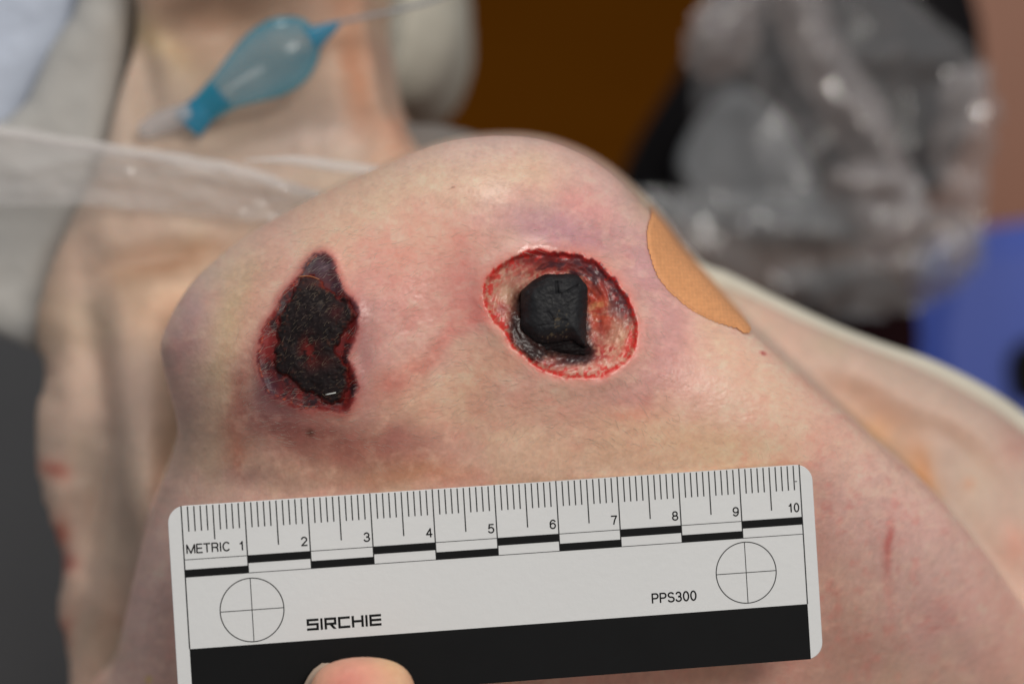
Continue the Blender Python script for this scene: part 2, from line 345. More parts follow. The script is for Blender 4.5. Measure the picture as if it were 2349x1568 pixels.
FAR2 = [(2100, 1100, 600, 400, 0, (162, 138, 124), 1), (1960, 960, 130, 60, -40, (176, 136, 108), .6), (2110, 1100, 36, 90, 8, (178, 118, 74), .75),
        (2120, 1050, 14, 40, 0, (160, 108, 72), .5), (2000, 990, 40, 26, 0, (190, 138, 90), .6), (2090, 1110, 30, 30, 0, (186, 118, 60), .7),
        (2040, 1010, 70, 24, -40, (172, 128, 92), .5), (2250, 1100, 60, 90, 0, (170, 150, 130), .6), (2320, 1010, 40, 50, 0, (160, 108, 96), .6),
        (2230, 1110, 16, 14, 0, (180, 120, 90), .6), (2330, 1250, 30, 50, 0, (190, 116, 96), .5), (1950, 860, 220, 40, -22, (170, 146, 132), .5)]
far1 = (~near) & (GX < 0); far2 = (~near) & (GX >= 0)
for g in FAR1: mixc(g[5], g[6] * gauss(wx, wy, g, .9) * far1)
for g in FAR2: mixc(g[5], g[6] * gauss(wx, wy, g, .9) * far2)
colr *= (1 + (.08 * (n_mid - .5) + .07 * (n_fine - .5)))[..., None]
# streaks that follow the lie of the hair
st = fbm((PX + .35 * PY) / 16, (PY - .35 * PX) / 3.2, 81, 3)
colr *= (1 + .09 * (st - .5) * near)[..., None]
mixc((70, 36, 26), gauss(PX, PY, (712, 992, 8, 8, 0)) * .7); mixc((150, 46, 40), gauss(PX, PY, (1751, 810, 7, 4, -30)) * .9)
mixc((96, 50, 36), gauss(PX, PY, (1037, 431, 6, 1.6, 20)) * .8); mixc((190, 166, 60), gauss(PX, PY, (341, 1558, 6, 6, 0)) * .9)
rough = np.full(GX.shape, .32) + .12 * (n_mid - .5)
rough = np.where(near, rough, .52); rough -= .13 * gauss(PX, PY, (1200, 550, 190, 90, 20)) + .06
colr *= np.where(near[..., None], np.array((.985, .955, 1.0)), 1.0)
lumi = (colr @ np.array((.3, .59, .11)))[..., None]; colr += (lumi - colr) * np.where(near[..., None], .12, .15); colr *= 1.02
# ---- left wound on the skin
CA = lambda a, b, rx, ry, an=0: gauss(PX, PY, (*c3([(a, b)])[0], rx * .3088, ry * .3088, an))
nA = fbm(GX * 9, GY * 9, 91, 4); nA2 = fbm(GX * 26, GY * 26, 95, 3)
mixc((150, 70, 64), .65 * np.exp(-(np.minimum(dA, 0) / .10) ** 2) * (dA > -1)); 
mixc((140, 92, 92), .6 * CA(930, 900, 90, 420) * (dA < .05)); mixc((96, 62, 70), .6 * CA(200, 1180, 110, 130)); mixc((110, 72, 74), .5 * CA(330, 1310, 160, 70))
mA = sstep(-.05, .045, dA + .11 * (nA - .5) + .06 * (nA2 - .5))
wa = np.empty(colr.shape); wa[:] = (74, 15, 15)
def mixw(arr, c, wgt): arr += wgt[..., None] * (np.asarray(c, float) - arr)
mixw(wa, (94, 14, 12), sstep(.45, .65, nA)); mixw(wa, (38, 12, 17), sstep(.5, .32, nA)); mixw(wa, (130, 46, 30), .4 * sstep(.64, .74, nA2))
mixw(wa, (62, 44, 52), .97 * CA(610, 270, 150, 130)); mixw(wa, (44, 30, 38), .9 * CA(520, 240, 60, 60)); mixw(wa, (56, 32, 42), .9 * CA(740, 400, 90, 60))
mixw(wa, (120, 96, 104), .5 * CA(660, 250, 60, 60) * sstep(.4, .6, fbm((GX * .9 + GY * .3) * 6, (GY - .3 * GX) * 40, 99, 2)))
mixw(wa, (54, 26, 40), .85 * CA(230, 1150, 90, 110)); mixw(wa, (62, 22, 30), .7 * CA(150, 980, 50, 90)); mixw(wa, (50, 24, 34), .7 * CA(880, 560, 60, 110))
mixw(wa, (118, 30, 30), .8 * CA(200, 830, 50, 120)); mixw(wa, (190, 90, 46), .55 * np.exp(-((dA - .03) / .018) ** 2) * sstep(.5, .66, nA2) * (GX < -3.2))
colr += mA[..., None] * (wa - colr); rough = rough * (1 - mA) + mA * (.30 + .3 * nA2)
# ---- right wound
CB = lambda a, b, rx, ry, an=0: gauss(PX, PY, (*c4([(a, b)])[0], rx * .2241, ry * .2241, an))
cxB, cyB = px2(c4([(900, 760)]), 0)[0]; ang = np.arctan2(GY - cyB, GX - cxB); rr = np.hypot(GX - cxB, GY - cyB)
ns = fbm(ang * 9 + 30, rr * 2.2, 101, 4); nt = fbm(ang * 3 + 30, rr * 11, 105, 4); nf = fbm(GX * 22, GY * 22, 109, 4); nr = fbm(GX * 15, GY * 15, 112, 4)
mixc((190, 112, 102), .5 * np.exp(-(np.minimum(dB, 0) / .12) ** 2) * (dB > -1)); mixc((206, 74, 66), .55 * np.exp(-(np.minimum(dB, 0) / .03) ** 2) * (dB > -1) * sstep(.35, .6, nf))
mB = sstep(-.012, .012, dB + .06 * (fbm(GX * 11, GY * 11, 115, 4) - .5))
wb = np.empty(colr.shape); wb[:] = (158, 92, 80)
mixw(wb, (160, 48, 42), .75 * sstep(.50, .66, nf)); mixw(wb, (186, 148, 122), .6 * sstep(.48, .34, nf))
mixw(wb, (182, 150, 126), .8 * CB(380, 560, 170, 200)); mixw(wb, (190, 140, 124), .6 * CB(500, 420, 170, 90)); mixw(wb, (176, 84, 72), .6 * CB(760, 300, 220, 60))
mixw(wb, (112, 46, 44), .8 * CB(900, 210, 520, 75, 0)); mixw(wb, (92, 38, 42), .85 * CB(1330, 380, 300, 110, -42)); mixw(wb, (78, 50, 58), .8 * CB(1530, 680, 110, 190, 25))
mixw(wb, (150, 78, 66), .6 * CB(1270, 420, 90, 60, -30)); mixw(wb, (176, 66, 40), .8 * CB(1300, 640, 130, 130)); mixw(wb, (208, 150, 98), .85 * CB(1310, 720, 120, 180, 20) * sstep(.46, .62, fbm(ang * 8 + 3, rr * 1.5, 131, 3)))
mixw(wb, (160, 110, 100), .6 * CB(1240, 900, 60, 150)); mixw(wb, (60, 40, 52), .85 * CB(1340, 880, 22, 90, 5)); mixw(wb, (70, 60, 70), .7 * CB(1222, 930, 22, 24))
mixw(wb, (192, 156, 126), .75 * CB(1530, 1040, 150, 200) * (.45 + .9 * sstep(.4, .6, nf))); mixw(wb, (190, 150, 130), .7 * CB(1250, 1330, 420, 85, 6))
mixw(wb, (150, 34, 30), .75 * CB(1380, 1160, 150, 60, 20) * sstep(.36, .55, nf)); mixw(wb, (168, 120, 110), .6 * CB(900, 1290, 260, 60, -14))
mixw(wb, (120, 30, 28), .7 * CB(330, 720, 60, 50)); mixw(wb, (150, 126, 112), .7 * CB(400, 960, 60, 150, 30))
mixw(wb, (98, 34, 34), .92 * CB(1000, 225, 480, 105, -6)); mixw(wb, (98, 40, 42), .85 * CB(1440, 470, 300, 120, -46)); mixw(wb, (150, 60, 48), .6 * CB(1230, 520, 110, 110)); mixw(wb, (150, 84, 72), .5 * CB(1350, 960, 160, 160))
mixw(wb, (64, 34, 40), .8 * sstep(.5, .6, fbm(ang * 3 + 8, rr * 9, 135, 4)) * CB(1380, 430, 380, 170, -44))
mixw(wb, (170, 56, 40), .7 * sstep(.48, .58, fbm(ang * 5 + 8, rr * 3, 137, 4)) * CB(1340, 760, 200, 260))
mixw(wb, (178, 40, 34), .8 * sstep(.50, .60, nr) * np.exp(-((dB - .09) / .09) ** 2)); mixw(wb, (70, 30, 34), .8 * sstep(.60, .72, nt) * (CB(1100, 330, 600, 260, -20)))
mixw(wb, (62, 34, 40), .75 * sstep(.52, .62, nt) * CB(1100, 300, 650, 230, -20)); mixw(wb, (206, 176, 160), .5 * sstep(.62, .74, fbm(GX * 17, GY * 17, 141, 3)) * (CB(1400, 1200, 400, 260) + CB(450, 500, 200, 200)))
dS = np.full(GX.shape, -9.); mm = dB > -.5; dS[mm] = sdf(pSk, GX[mm], GY[mm])
mixw(wb, (26, 13, 12), .9 * sstep(-.16, .02, dS + .1 * (nf - .5)) * sstep(1400, 1100, PX * 0 + CB(0, 0, 1, 1) + 900))
mixw(wb, (36, 14, 12), .85 * CB(470, 860, 60, 180, 6)); mixw(wb, (40, 22, 26), .8 * CB(1050, 1250, 200, 40, 8)); mixw(wb, (70, 40, 30), .6 * CB(470, 600, 60, 90, 10))
mixw(wb, (186, 32, 28), .85 * np.exp(-((dB - .02 + .05 * (nr - .5)) / .025) ** 2) * (.2 + .8 * sstep(.38, .55, nf)))
mixw(wb, (120, 26, 26), .6 * np.exp(-((dB - .05) / .05) ** 2) * CB(1000, 150, 500, 170, -10))
colr += mB[..., None] * (wb - colr); rough = rough * (1 - mB) + mB * (.16 + .22 * nf)
cols = alb(np.clip(colr, 4, 250)).reshape(-1, 3)
V = np.stack([GX, GY, GZ], -1).reshape(-1, 3)
F = grid_faces(len(Y), len(X), GZ > -15)
V, F, cols, rgh = compact(V, F, cols, rough.ravel())
M_SKIN = mat_skin('skin')
person = link('person', mesh_np('person', V, F, cols, {'rough': rgh}), M_SKIN, None,
              'bare pale shoulder and upper body with two dark wounds, lying behind the ruler', 'person')
# interpolation of the finished skin for things lying on it
def skin_z(x, y): return body_z(np.atleast_2d(x), np.atleast_2d(y))[0]
def bare_z(x, y): return body_z(np.atleast_2d(x), np.atleast_2d(y), crater=False)
def patch(name, poly, step, zfun, colfun, mat, parent, label=None, jit=.02, **kw):
    a = poly.min(0) - .06; b = poly.max(0) + .06
    xs = np.arange(a[0], b[0], step); ys = np.arange(a[1], b[1], step); gx, gy = np.meshgrid(xs, ys)
    d = sdf(poly, gx, gy) + jit * 2 * (fbm(gx * 7, gy * 7, 177, 4) - .5); z = zfun(gx, gy, d); V = np.stack([gx, gy, z], -1).reshape(-1, 3)
    c, r = colfun(gx, gy, d); F = grid_faces(len(ys), len(xs), d > -.025)
    V, F, c, r = compact(V, F, alb(np.clip(c, 2, 250)).reshape(-1, 3), r.ravel())
    return link(name, mesh_np(name, V, F, c, {'rough': r}), mat, parent, label, **kw)
M_ESC = mat_skin('eschar', sss=0.0, fine=2.2); M_ESC.node_tree.nodes['Principled BSDF'].inputs['Specular IOR Level'].default_value = .2
# hard black plug in the open wound
def z_plug(x, y, d):
    a, b = px2(c4([(860, 720)]), .2)[0]
    zb = float(bare_z(a, b)[0, 0]) + .02
    pil = .24 * (1 - (1 - np.clip(d / .30, 0, 1)) ** 2.6) + .03 * np.clip(d, 0, .5)
    z = zb - .22 + pil + .014 * (fbm(x * 6, y * 6, 150, 4) - .5) + .006 * (fbm((x + y * .3) * 22, (y - x * .3) * 34, 151, 3) - .5) + .05 * (fbm(x * 2.4, y * 2.4, 152, 2) - .5)
    for (u0, v0, u1, v1, wd, dp) in [(885, 455, 890, 560, 12, .045), (800, 432, 925, 462, 12, .03), (1000, 545, 1110, 485, 12, .035), (800, 760, 850, 832, 14, .025),
                                     (850, 832, 985, 845, 10, .018), (600, 985, 660, 1030, 14, .03), (900, 560, 930, 575, 9, .02), (560, 640, 610, 560, 20, .02),
                                     (700, 900, 860, 880, 10, .012), (640, 500, 760, 450, 12, .016), (960, 700, 1080, 620, 8, .01)]:
        (p, q), (r, s) = px2(c4([(u0, v0), (u1, v1)]), .2); ex, ey = r - p, s - q
        t = np.clip(((x - p) * ex + (y - q) * ey) / (ex * ex + ey * ey), 0, 1)
        dd = np.hypot(x - p - t * ex, y - q - t * ey); z = z - dp * np.exp(-(dd / (wd * .0016)) ** 2)
    return np.where(d < 0, zb - .22 - .45 * np.clip(-d / .02, 0, 1), z)
def c_plug(x, y, d):
    n = fbm(x * 16, y * 16, 160, 4); c = np.empty(x.shape + (3,)); c[:] = (27, 27, 29)
    c *= (1 + .5 * (n - .5))[..., None]
    sp = sstep(.80, .84, vn(x * 34, y * 34, 163)) * (vn(x * 3, y * 3, 6) > .55); c += sp[..., None] * (np.array((96, 82, 60)) - c) * .6
    return c, .27 + .22 * n
patch('eschar', pPl, .013, z_plug, c_plug, M_ESC, person, 'smooth black plug of dead tissue standing in the round open wound')
def z_skirt(x, y, d):
    a, b = px2(c4([(860, 720)]), .2)[0]; zb = float(bare_z(a, b)[0, 0])
    f = .07 * (fbm((x * .5 + y) * 6, (y - x * .2) * 22, 170, 4) - .5) + .03 * (fbm(x * 14, y * 14, 171, 3) - .5)
    return zb - .36 + f + .10 * (1 - (1 - np.clip(d / .15, 0, 1)) ** 2) - .3 * np.clip(-d / .03, 0, 1)
def c_skirt(x, y, d):
    n = fbm(x * 12, y * 12, 175, 4); c = np.empty(x.shape + (3,)); c[:] = (15, 10, 11); e = sstep(.62, .75, n) + .6 * sstep(.05, 0, d)
    c += np.clip(e, 0, 1)[..., None] * (np.array((60, 30, 30)) - c) * .5; return c, .45 + .2 * n
patch('eschar_base', pSk, .014, z_skirt, c_skirt, M_ESC, person, 'wrinkled black tissue below the plug in the round wound')
# dry scab of the left wound
def z_scab(x, y, d):
    z = skin_z(x, y) + .02 + .085 * (1 - (1 - np.clip(d / .10, 0, 1)) ** 2)
    z = z + .045 * (fbm(x * 5, y * 5, 180, 4) - .5) + .014 * (fbm(x * 24, y * 24, 184, 3) - .5) - .06 * np.exp(-(((x + 3.33) / .25) ** 2 + ((y + .12) / .3) ** 2))
    return np.where(d < 0, z - .10 * np.clip(-d / .02, 0, 1), z)
def c_scab(x, y, d):
    px, py = topx(x, y, .3); g = lambda a, b, rx, ry, an=0: gauss(px, py, (*c3([(a, b)])[0], rx * .3088, ry * .3088, an))
    n = fbm(x * 11, y * 11, 190, 4); n2 = fbm((x + .2 * y) * 18, (y - .2 * x) * 46, 194, 3); c = np.empty(x.shape + (3,)); c[:] = (22, 15, 16)
    c *= (1 + .8 * (n - .5))[..., None]
    def mx(col, wgt):
        nonlocal c; c = c + wgt[..., None] * (np.array(col, float) - c)
    mx((104, 26, 22), .85 * g(520, 890, 70, 110, 10) * sstep(.3, .6, n)); mx((70, 18, 20), .6 * g(730, 600, 60, 60)); mx((66, 22, 20), .5 * g(620, 960, 120, 60))
    mx((74, 44, 42), .7 * g(560, 380, 120, 40)); mx((60, 54, 51), .5 * g(560, 520, 200, 120) * sstep(.5, .66, n2)); mx((82, 70, 58), .5 * sstep(.70, .78, n2))
    mx((96, 20, 17), .7 * sstep(.07, 0, d + .06 * (n - .5))); mx((120, 52, 30), .35 * sstep(.76, .82, vn(x * 28, y * 28, 197)) * sstep(.3, 0, d))
    return c, .34 + .35 * n
patch('eschar', pAi, .0145, z_scab, c_scab, M_ESC, person, 'rough black scab with red edges over the elongated wound', jit=.085)
# flakes and fibres stuck to the wounds
def strand(a, b, r=.006, sag=.02, up=.05, n=5):
    pts = []
    for k in range(n):
        t = k / (n - 1); x = a[0] + (b[0] - a[0]) * t + sag * math.sin(math.pi * t) * (b[1] - a[1]); y = a[1] + (b[1] - a[1]) * t + sag * math.sin(math.pi * t)
        pts.append((x, y))
    pts = np.array(pts); z = skin_z(pts[:, 0], pts[:, 1])[0] + up + .02 * np.sin(np.linspace(0, 3.14, n))
    return tube(np.column_stack([pts, z]), r, 5)
(a, b, c_, d_) = px2(c3([(645, 1212), (722, 1196), (430, 332), (590, 352)]), .3)
v, f = strand(a, b, .011, .0, .13); link('fibre', poly_mesh('fibre', v, f), mat_plain('white_fibre', (.75, .75, .72), .4, .05), None,
    'tiny white fibre lying on the lower end of the black scab', 'fibre')
v, f = strand(c_, d_, .010, .035, .04, 8); link('scab_thread', poly_mesh('scab_thread', v, f), mat_plain('dried_orange', (.42, .15, .06), .35, .3, 900), person)
# fine hair
def hairs(n, length, rad, region, seed, mat, name, inside=False, up=.0, stiff=.10):
    rs = np.random.RandomState(seed); x = rs.uniform(region[0], region[1], n * 3); y = rs.uniform(region[2], region[3], n * 3)
    d = sdf(POLY0, x, y); dBb = sdf(pB, x, y); dAa = sdf(pAi, x, y); ok = (dAa > .03) if inside else (d > .15) & (dBb < -.01) & (dAa < .02); up = .125 if inside else up; x = x[ok][:n]; y = y[ok][:n]; n = len(x)
    th = math.radians(8) + 1.5 * (fbm(x * .45, y * .45, 200, 2) - .5) * 1.6 + rs.normal(0, .30, n) - .25 * np.sign(y - .3) * 0
    L = length * rs.uniform(.4, 1.2, n); bend = rs.normal(0, .5, n); K = 4
    pts = []; cx, cy = x.copy(), y.copy()
    for k in range(K):
        pts.append((cx.copy(), cy.copy())); cx = cx + np.cos(th + bend * k / K) * L / (K - 1); cy = cy + np.sin(th + bend * k / K) * L / (K - 1)
    Vs = []; lift = rs.uniform(.3, 1.3, n) * stiff
    for k, (a, b) in enumerate(pts):
        z = skin_z(a, b)[0]; z = np.where(k > 0, z, z - .01) + up + lift * L * (k / (K - 1)) * (1 - .35 * k / (K - 1))
        r = rad * (1 - .75 * k / (K - 1)) * rs.uniform(.7, 1.3, n) if k == 0 else rad * (1 - .75 * k / (K - 1))
        nx_, ny_ = -np.sin(th), np.cos(th)
        for q in (0, 1, 2):
            w_ = (-1, 1, 0)[q]; zz = (0, 0, 1.2)[q]
            Vs.append(np.stack([a + nx_ * r * w_, b + ny_ * r * w_, z + r * zz], -1))
    V = np.concatenate(Vs); i = np.arange(n); F = []
    for k in range(K - 1):
        for q in range(3):
            q2 = (q + 1) % 3; F.append(np.stack([(k * 3 + q) * n + i, (k * 3 + q2) * n + i, (k * 3 + 3 + q2) * n + i, (k * 3 + 3 + q) * n + i], -1))
    link(name, mesh_np(name, V, np.concatenate(F)), mat, person, kind='stuff')
_h = NT('pale_hair'); _h.b.inputs['Base Color'].default_value = (.92, .84, .74, 1); _h.b.inputs['Roughness'].default_value = .3
_tr = _h.n('ShaderNodeBsdfTranslucent'); _tr.inputs[0].default_value = (.92, .84, .74, 1); _tp = _h.n('ShaderNodeBsdfTransparent')
_m1 = _h.n('ShaderNodeMixShader'); _m1.inputs[0].default_value = .5; _m2 = _h.n('ShaderNodeMixShader'); _m2.inputs[0].default_value = .35
_h.l(_h.b.outputs[0], _m1.inputs[1]); _h.l(_tr.outputs[0], _m1.inputs[2]); _h.l(_m1.outputs[0], _m2.inputs[1]); _h.l(_tp.outputs[0], _m2.inputs[2]); _h.l(_m2.outputs[0], _h.out.inputs[0])
M_HAIR = _h.m
hairs(3600, .15, .0017, (-5, 6.5, -2.2, 3.1), 5, M_HAIR, 'body_hair')
hairs(1100, .22, .0034, (-4.6, 2.6, -1.7, 1.9), 6, M_HAIR, 'wound_edge_hair', stiff=.2)
hairs(110, .13, .0024, (-4.3, -2.3, -1.2, 1.3), 8, mat_plain('dried_hair', (.30, .22, .15), .4, .3, 900), 'scab_fibres', inside=True)
# ================================================================== ADHESIVE BANDAGE
BAN = [(1499, 500), (1486, 545), (1492, 590), (1510, 640), (1545, 680), (1590, 715), (1640, 738), (1690, 752), (1716, 762), (1760, 700), (1700, 600), (1600, 480), (1540, 430)]
pBan = smooth_poly(px2(BAN, -.6), 4)
xs = np.arange(2.0, 4.4, .022); ys = np.arange(-.1, 2.6, .022); gx, gy = np.meshgrid(xs, ys); dd = sdf(pBan, gx, gy)
zz = bare_z(gx, gy) + .03 * (1 - (1 - np.clip(dd / .05, 0, 1)) ** 2) - .03 * np.clip(-dd / .02, 0, 1)
weave = .5 + .25 * np.sin(gx * 95) + .25 * np.sin(gy * 95)
cb = np.empty(gx.shape + (3,)); cb[:] = (186, 130, 86); cb *= (.97 + .06 * weave + .10 * (fbm(gx * 20, gy * 20, 210, 3) - .5))[..., None]
# a second offset layer follows the limb round its edge
V = np.stack([gx, gy, zz], -1).reshape(-1, 3); Fb = grid_faces(len(ys), len(xs), (dd > -.02)); V, Fb, cbb, rb = compact(V, Fb, alb(cb).reshape(-1, 3), np.full(gx.size, .55))
V[:, 0] += .03; V[:, 1] += .03
link('adhesive_bandage', mesh_np('adhesive_bandage', V, Fb, cbb, {'rough': rb}), mat_skin('bandage_fabric', sss=0, fine=1.6), None,
     'tan adhesive bandage stuck to the shoulder right of the round wound', 'bandage')
# ================================================================== RULER
RA = P(415, 1160, .85); RB = P(1833, 1065, -.25)
ex = (RB - RA) / 10.0; kx = np.linalg.norm(ex); ex = ex / kx
ez = np.array([0, 0, 1.0]); ez = ez - ex * ez.dot(ex); ez /= np.linalg.norm(ez); ey = np.cross(ex, ez)      # ey points down the ruler
if ey[1] > 0: ey = -ey
RH = 3.17
def R_(u, v, h=0): return RA + ex * (u * kx) + ey * (v * kx) + ez * h
def R_arr(U): return np.array([R_(*q) for q in U])
white = mat_plain('white_plastic', (.74, .74, .735), .38, .035, 25, .05, 800, .4)
ink = mat_plain('black_ink', (.0065, .0065, .007), .55, .2, 120, spec=.1)
inkt = mat_plain('thin_ink', (.02, .02, .021), .45, .2, 120)
ruler = link('ruler', None, None, None, 'white plastic forensic ruler with black band, held in front of the shoulder', 'ruler')
ruler.location = wpt(R_(5, 1.6))
bpy.context.view_layer.update()
def rlink(name, me, mat, **kw):
    o = link(name, me, mat, ruler, **kw); o.matrix_parent_inverse = ruler.matrix_world.inverted(); return o
u0, u1, rc = -.22, 10.21, .27
ring = []
for (cx, cy, a0) in [(u0 + rc, rc, 180), (u1 - rc, rc, 270), (u1 - rc, RH - rc, 0), (u0 + rc, RH - rc, 90)]:
    for k in range(9):
        a = math.radians(a0 + k * 11.25); ring.append((cx + rc * math.cos(a), cy + rc * math.sin(a)))
n = len(ring); Vr = []
for h, ins in ((-.08, .008), (-.072, 0), (-.008, 0), (0, .008)):
    for (u, v) in ring:
        cu, cv = (u0 + u1) / 2, RH / 2; Vr.append(R_(u - ins * np.sign(u - cu), v - ins * np.sign(v - cv), h))
Fr = [tuple(range(n))[::-1], tuple(3 * n + k for k in range(n))]
for s in range(3):
    for k in range(n): Fr.append((s * n + k, s * n + (k + 1) % n, (s + 1) * n + (k + 1) % n, (s + 1) * n + k))
me = poly_mesh('plate', Vr, Fr, smooth=False); rlink('plate', me, white)
def rects(name, L, mat, h=.0025):
    V, F = [], []
    for q in L:
        i = len(V); F.append((i, i + 1, i + 2, i + 3))
        if len(q) == 4: a, b, c, d = q; V += [R_(a, b, h), R_(c, b, h), R_(c, d, h), R_(a, d, h)]
        else: V += [R_(q[k], q[k + 1], h) for k in (0, 2, 4, 6)]
    return rlink(name, poly_mesh(name, V, F, False), mat)
tw = .0105
rects('millimetre_mark', [(i / 10 - tw, .012, i / 10 + tw, .41) for i in range(1, 100) if i % 10 and i % 5], inkt)
rects('half_centimetre_mark', [(i + .5 - tw, .012, i + .5 + tw, .56 if i == 0 else .715) for i in range(10)], inkt)
rects('centimetre_mark', [(i - tw, .0, i + tw, 1.13) for i in range(1, 10)] + [(-tw, 0, tw, 2.27), (10 - tw, 0, 10 + tw, 2.27)], inkt)
rects('rule_line', [(0, .855 - .006, 10, .855 + .006), (0, 1.13 - .006, 10, 1.13 + .006)], inkt, .003)
for i in range(10):
    v0, v1 = (1.012, 1.132) if i % 2 == 0 else (.855, .975)
    rects('scale_bar', [(i, v0, i + 1, v1)], ink, .0045)
rects('black_band', [(0.0, 2.27, 10.0, RH - .001)], ink, .004)
def circ(cu, cv, r, wd=.0085):
    V, F = [], []; N = 72
    for k in range(N):
        a = 2 * math.pi * k / N
        for s in (-wd, wd): V.append(R_(cu + (r + s) * math.cos(a), cv + (r + s) * math.sin(a), .0035))
    for k in range(N): F.append((2 * k, 2 * k + 1, (2 * k + 3) % (2 * N), (2 * k + 2) % (2 * N)))
    for (a, b, c, d) in [(cu - r, cv - wd * .8, cu + r, cv + wd * .8), (cu - wd * .8, cv - r, cu + wd * .8, cv + r)]:
        i = len(V); V += [R_(a, b, .003), R_(c, b, .003), R_(c, d, .003), R_(a, d, .003)]; F.append((i, i + 1, i + 2, i + 3))
    rlink('target_circle', poly_mesh('target_circle', V, F, False), inkt)
circ(1.02, 1.72, .505); circ(9.02, 1.69, .495)
def arc(cx, cy, rx, ry, a0, a1, n=9):
    return [(cx + rx * math.cos(math.radians(a0 + (a1 - a0) * k / n)), cy + ry * math.sin(math.radians(a0 + (a1 - a0) * k / n))) for k in range(n + 1)]
GL = {'1': [[(.18, .74), (.45, .80), (.62, 1), (.62, 0)]], '2': [arc(.5, .70, .44, .30, 165, -20) + [(.06, .02), (.97, .02)]],
      '3': [arc(.47, .74, .40, .26, 160, -90, 10), arc(.47, .27, .46, .27, 90, -165, 12)], '4': [[(.74, 0), (.74, 1), (.04, .30), (1, .30)]],
      '5': [[(.92, .98), (.22, .98), (.12, .50)] + arc(.47, .32, .47, .32, 140, -155, 12)], '6': [arc(.5, .31, .44, .31, 0, 360, 18), arc(.55, .52, .50, .48, 180, 40, 8)],
      '7': [[(.04, .98), (.96, .98), (.60, .5), (.40, 0)]], '8': [arc(.5, .74, .38, .26, 0, 360, 16), arc(.5, .26, .45, .26, 0, 360, 16)],
      '9': [arc(.5, .69, .44, .31, 0, 360, 18), arc(.45, .48, .50, .48, 0, -140, 8)], '0': [arc(.5, .5, .44, .5, 0, 360, 24)],
      'M': [[(.02, 0), (.02, 1), (.5, 0), (.98, 1), (.98, 0)]], 'E': [[(1, 1), (.06, 1), (.06, 0), (1, 0)], [(.06, .52), (.92, .52)]], 'T': [[(0, 1), (1, 1)], [(.5, 1), (.5, 0)]],
      'R': [[(.06, 0), (.06, 1), (.62, 1)] + arc(.62, .75, .32, .25, 90, -90, 8) + [(.06, .5)], [(.6, .5), (.86, .38), (.92, 0)]], 'I': [[(.5, 0), (.5, 1)]],
      'C': [arc(.52, .5, .48, .5, 42, 318, 20)], 'P': [[(.06, 0), (.06, 1), (.6, 1)] + arc(.6, .74, .36, .26, 90, -90, 8) + [(.06, .48)]],
      'S': [arc(.5, .75, .42, .25, 25, 250, 10) + arc(.5, .26, .46, .26, 75, -160, 10)]}
WD = {'M': .80, 'I': .12, '1': .50, 'T': .62, 'C': .70, 'R': .64, 'P': .62, 'S': .62, 'E': .56}
def text(name, s, u, base, h, width, mat, align='L', t=.011):
    ws = [WD.get(c, .56) for c in s]; gap = .17; tot = sum(ws) + gap * (len(s) - 1); k = width / tot; x = u if align == 'L' else u - width
    V, F = [], []
    for c, w_ in zip(s, ws):
        for pl in GL[c]:
            q = np.array([(x + a * w_ * k, base - t - b * (h - 2 * t)) for a, b in pl]); n_ = len(q)
            d = np.gradient(q, axis=0) if n_ > 2 else np.repeat(q[1:] - q[:1], 2, 0)
            for m in range(n_ - 1):                                   # one quad for each segment, lapped at the bends
                e = q[m + 1] - q[m]; L = np.linalg.norm(e) + 1e-9; e = e / L; nn = np.array([-e[1], e[0]]) * t; ex_ = e * t * .55; i0 = len(V); hh = .003 + .00012 * (m % 7) + .0008 * (len(V) % 3)
                for pt in (q[m] - ex_ - nn, q[m + 1] + ex_ - nn, q[m + 1] + ex_ + nn, q[m] - ex_ + nn): V.append(R_(pt[0], pt[1], hh))
                F.append((i0, i0 + 1, i0 + 2, i0 + 3))
        x += (w_ + gap) * k
    rlink(name, poly_mesh(name, V, F, False), mat)
text('metric_lettering', 'METRIC', .05, .765, .155, .68, ink)
for i in range(1, 11):
    wdt = {1: .075, 10: .175}.get(i, .092)
    text('numeral', str(i), i - .045, .77, .155, wdt, ink, 'R')
text('model_lettering', 'PPS300', 7.45, 2.085, .17, .725, ink, t=.0125)
# maker's lettering drawn stroke by stroke
S_ = []; h_, wl, t_ = .185, .165, .038
def stroke(x, a, b, c, d): S_.append((x + a, 2.115 - d, x + c, 2.115 - b))
def glyph(ch, x):
    W_ = .19
    if ch == 'S':
        stroke(x, 0, h_ - t_, W_, h_); stroke(x, 0, .078, t_, h_ - t_); stroke(x, t_, .078, W_, .078 + t_); stroke(x, W_ - t_, t_, W_, .078); stroke(x, 0, 0, W_, t_)
    elif ch == 'I': stroke(x, 0, 0, .036, h_); return .036
    elif ch == 'R':
        stroke(x, 0, 0, t_, h_); stroke(x, t_, h_ - t_, W_, h_); stroke(x, W_ - t_, .066 + t_, W_, h_ - t_); stroke(x, t_, .066, W_, .066 + t_); S_.append((x + .085, 2.115 - .066, x + .135, 2.115 - .066, x + W_, 2.115, x + W_ - .05, 2.115))
    elif ch == 'C':
        stroke(x, 0, 0, t_, h_); stroke(x, t_, h_ - t_, W_, h_); stroke(x, t_, 0, W_, t_)
    elif ch == 'H':
        stroke(x, 0, 0, t_, h_); stroke(x, t_, .076, W_ - t_, .076 + t_); stroke(x, W_ - t_, 0, W_, h_)
    elif ch == 'E':
        stroke(x, 0, 0, t_, h_); stroke(x, t_, h_ - t_, W_, h_); stroke(x, t_, .076, W_, .076 + t_); stroke(x, t_, 0, W_, t_)
    return W_
xx = 1.87
for i, ch in enumerate('SIRCHIE'):
    xx += glyph(ch, xx) + (.028)
rects('maker_lettering', S_, ink, .0035)
rects('speck', [(9.915, .262, 9.95, .278)], inkt, .003)
